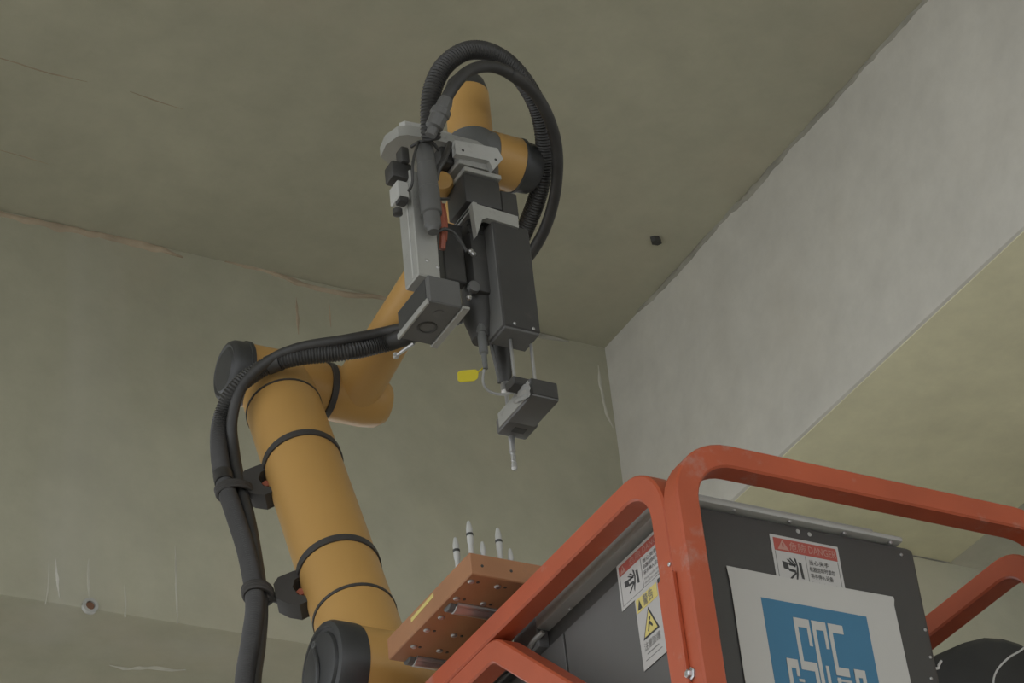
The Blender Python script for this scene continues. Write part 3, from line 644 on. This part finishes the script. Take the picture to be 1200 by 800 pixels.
# yellow tag on its tie
yg = YT+.06
tg = MB().prism([on(*q, y=yg) for q in ((536.5, 436), (540, 434), (557, 432.5), (561, 435), (560, 443), (556, 446), (540, 447.5), (537, 445))], Y*.0015).build('tag', 'yellow_tag', tl)
MB().sweep(catmull([on(559, 436, y=yg), on(562, 434.5, y=yg), on(566, 431, y=yg)], .003), .0013, 6).build('tag_tie', 'yellow_tag', tg)
# end block with pale edge plates
eb0, eb1 = on(501, 321, y=YE-.004), on(543, 361, y=YE-.004); yb0 = YE-.004; yb1 = yb0+.108
xe0, xe1 = eb0.x, on(541, 350, y=yb0).x
MB().box((xe0, yb0, eb1.z), (xe1, yb1, eb0.z), .002).build('end_block', 'tool_grey', tl)
MB().box((xe0-.0035, yb0+.004, eb1.z-.003), (xe0+.001, yb1, eb1.z+.007), .0008).build('edge_plate', 'aluminium', tl)
MB().box((xe0-.001, yb0+.010, eb1.z+.010), (xe0+.001, yb1-.004, eb0.z-.004), .0004).build('side_cover', 'black_plastic', tl)
MB().box((xe1-.001, yb0-.004, eb1.z-.003), (xe1+.011, yb1+.002, eb1.z+.002), .0008).build('edge_plate', 'aluminium', tl)
pm = V(((xe0+xe1)/2, (yb0+yb1)/2, eb1.z))
MB().lathe(pm+Y*.012, -Z, [(-.002, .016), (.001, .016), (.0015, .013), (-.001, .010), (-.001, 0)], 20).build('block_socket', 'tool_black', tl)
MB().lathe(pm-Y*.028, -Z, [(-.001, .009), (.0008, .009), (.001, .007)], 16).build('block_plug', 'tool_grey', tl)
a = on(464, 417, z=eb1.z-.006); b = on(485, 402, z=eb1.z-.004)
MB().sweep([a, b], .003, 10).build('edge_pin', 'steel', tl); MB().lathe(a+Z*.004, -Z, [(0, .005), (.006, .005), (.008, .003)], 12).build('pin_head', 'steel', tl)

# ------------------------------------------------------------------ small marks of the concrete
p = on(768, 279, z=ZC); cs_ = MB()
cs_.prism([p+V((a*.7, b*.7, .004)) for a, b in ((-.026, .0), (-.012, .017), (.012, .014), (.022, -.004), (.004, -.018), (-.014, -.014))], V((.004, .002, -.018)))
tag(cs_.build('concrete_stub', 'tool_black'), 'small dark stub sticking out of the ceiling near the right beam', 'stub')
p = on(105, 713, y=YB)
sl = thing('pipe_sleeve', V((p.x, YB, p.z)), 'small pale pipe sleeve at the lower edge of the stained back beam', 'pipe sleeve')
MB().lathe(V((p.x, YB+.004, p.z+.006)), -Y, [(0, .020), (.012, .020), (.012, .012), (.002, .011)], 18).build('ring', 'aluminium_pale', sl)
MB().lathe(V((p.x, YB+.002, p.z+.006)), -Y, [(0, .0105), (.006, .0105)], 14).build('plug', 'rust', sl)

# mortar seams at the slab edge (the right one also paints in shade) and lime drips, thin irregular crusts on the concrete
mat('mortar_rust', (.38, .31, .225), .9, var=.25, scale=9)
mat('mortar_shade_grey', (.34, .33, .285), .9, var=.25, scale=9)
mat('lime', (.62, .61, .56), .85, var=.12, scale=20)
mat('lime_soft', (.52, .51, .44), .85, var=.10, scale=20)
WB = next(o for o in bpy.data.objects if o.name == 'wall_back'); WR = next(o for o in bpy.data.objects if o.name == 'wall_right')
def crust(name, pts, wid, nrm, m, parent, seed, th=.003, step=.03, var=.5):
    rnd = random.Random(seed); P = catmull(pts, step); n = len(P); vs = []; nrm = V(nrm)
    for i, p in enumerate(P):
        t = (P[min(i+1, n-1)]-P[max(i-1, 0)]).normalized(); sd = t.cross(nrm).normalized()
        k = min(1., i/3+.15, (n-1-i)/3+.15)
        a, b = wid*k*(1+var*(rnd.random()*2-1)), wid*k*(1+var*(rnd.random()*2-1))
        vs += [p+sd*a-nrm*.004, p+sd*a*.5+nrm*th*(.4+rnd.random()*.6), p-sd*b*.5+nrm*th*(.4+rnd.random()*.6), p-sd*b-nrm*.004]
    fs = [(i*4+k, i*4+(k+1) % 4, i*4+4+(k+1) % 4, i*4+4+k) for i in range(n-1) for k in range(4)]+[(0, 1, 2, 3), tuple((n-1)*4+k for k in range(4))]
    return MB().add(vs, fs).build(name, m, parent, 60)
def wig(pts, amp, seed):
    r = random.Random(seed); return [p+V((0, 0, (r.random()-.5)*amp)) for p in pts]
xs = [1.2+.12*i for i in range(20)]
crust('mortar_shade_seam', wig([V((x, YB, ZC-.012)) for x in xs if x < 2.25], .02, 1), .014, -Y, 'mortar_rust', WB, 11, .008)
crust('mortar_shade_seam', wig([V((x, YB, ZC-.010)) for x in xs if 2.2 < x < 3.0], .02, 2), .010, -Y, 'mortar_rust', WB, 12, .008)
crust('mortar_shade_seam', wig([V((x, YB, ZC-.008)) for x in xs if 2.9 < x < 3.45], .01, 3), .009, -Y, 'mortar_shade_grey', WB, 13, .008)
ys = [2.9+.15*i for i in range(16)]
crust('mortar_shade_seam', [V((XR, y, ZC-.010+random.Random(int(y*100)).random()*.012)) for y in ys if y < 5.15], .012, -X, 'mortar_shade_grey', WR, 14, .008)  # joint strip whose dark grey also carries the shading along this edge
def drip(name, px, wd, m, seed, th=.002): crust(name, [on(*q, y=YB) for q in px], wd, -Y, m, WB, seed, th, .018, .45)
drip('lime_drip', ((57, 655), (57, 680), (55, 700), (53, 709)), .0035, 'lime_soft', 21)
drip('lime_drip', ((65, 655), (67, 676), (69, 695), (71, 708)), .005, 'lime', 22)
drip('lime_drip', ((104, 655), (103, 672), (104, 690), (105, 706)), .007, 'lime_soft', 23)
drip('lime_drip', ((205, 640), (206, 680), (207, 705), (209, 733)), .0035, 'lime_soft', 24)
drip('lime_drip', ((146, 685), (147, 705), (147, 727)), .005, 'lime_soft', 25)
drip('lime_drip', ((701, 428), (704, 450), (709, 478), (720, 505)), .008, 'lime_soft', 26)
drip('lime_drip', ((730, 480), (733, 520), (740, 560), (744, 590)), .007, 'lime', 27)
drip('rust_run', ((347, 348), (348, 368), (350, 395)), .008, 'mortar_rust', 28, .0015)
drip('rust_run', ((385, 352), (387, 372), (388, 388)), .006, 'mortar_rust', 29, .0015)
CE = next(o for o in bpy.data.objects if o.name == 'ceiling')
for i, q in enumerate((((-20, 62), (20, 74), (60, 86), (112, 98)), ((152, 107), (180, 117), (218, 129)), ((-20, 170), (30, 184), (66, 195)))):
    crust('rust_line', [on(*p, z=ZC) for p in q], .0035, -Z, 'mortar_rust', CE, 40+i, .0012, .03, .6)
crust('lime_crust', [on(*q, z=ZBB) for q in ((128, 779), (150, 783), (178, 782), (200, 785), (221, 784))], .010, -Z, 'lime_soft', WB, 30, .003, .02, .6)

for o in bpy.data.objects:
    if '_o' in o: del o['_o']
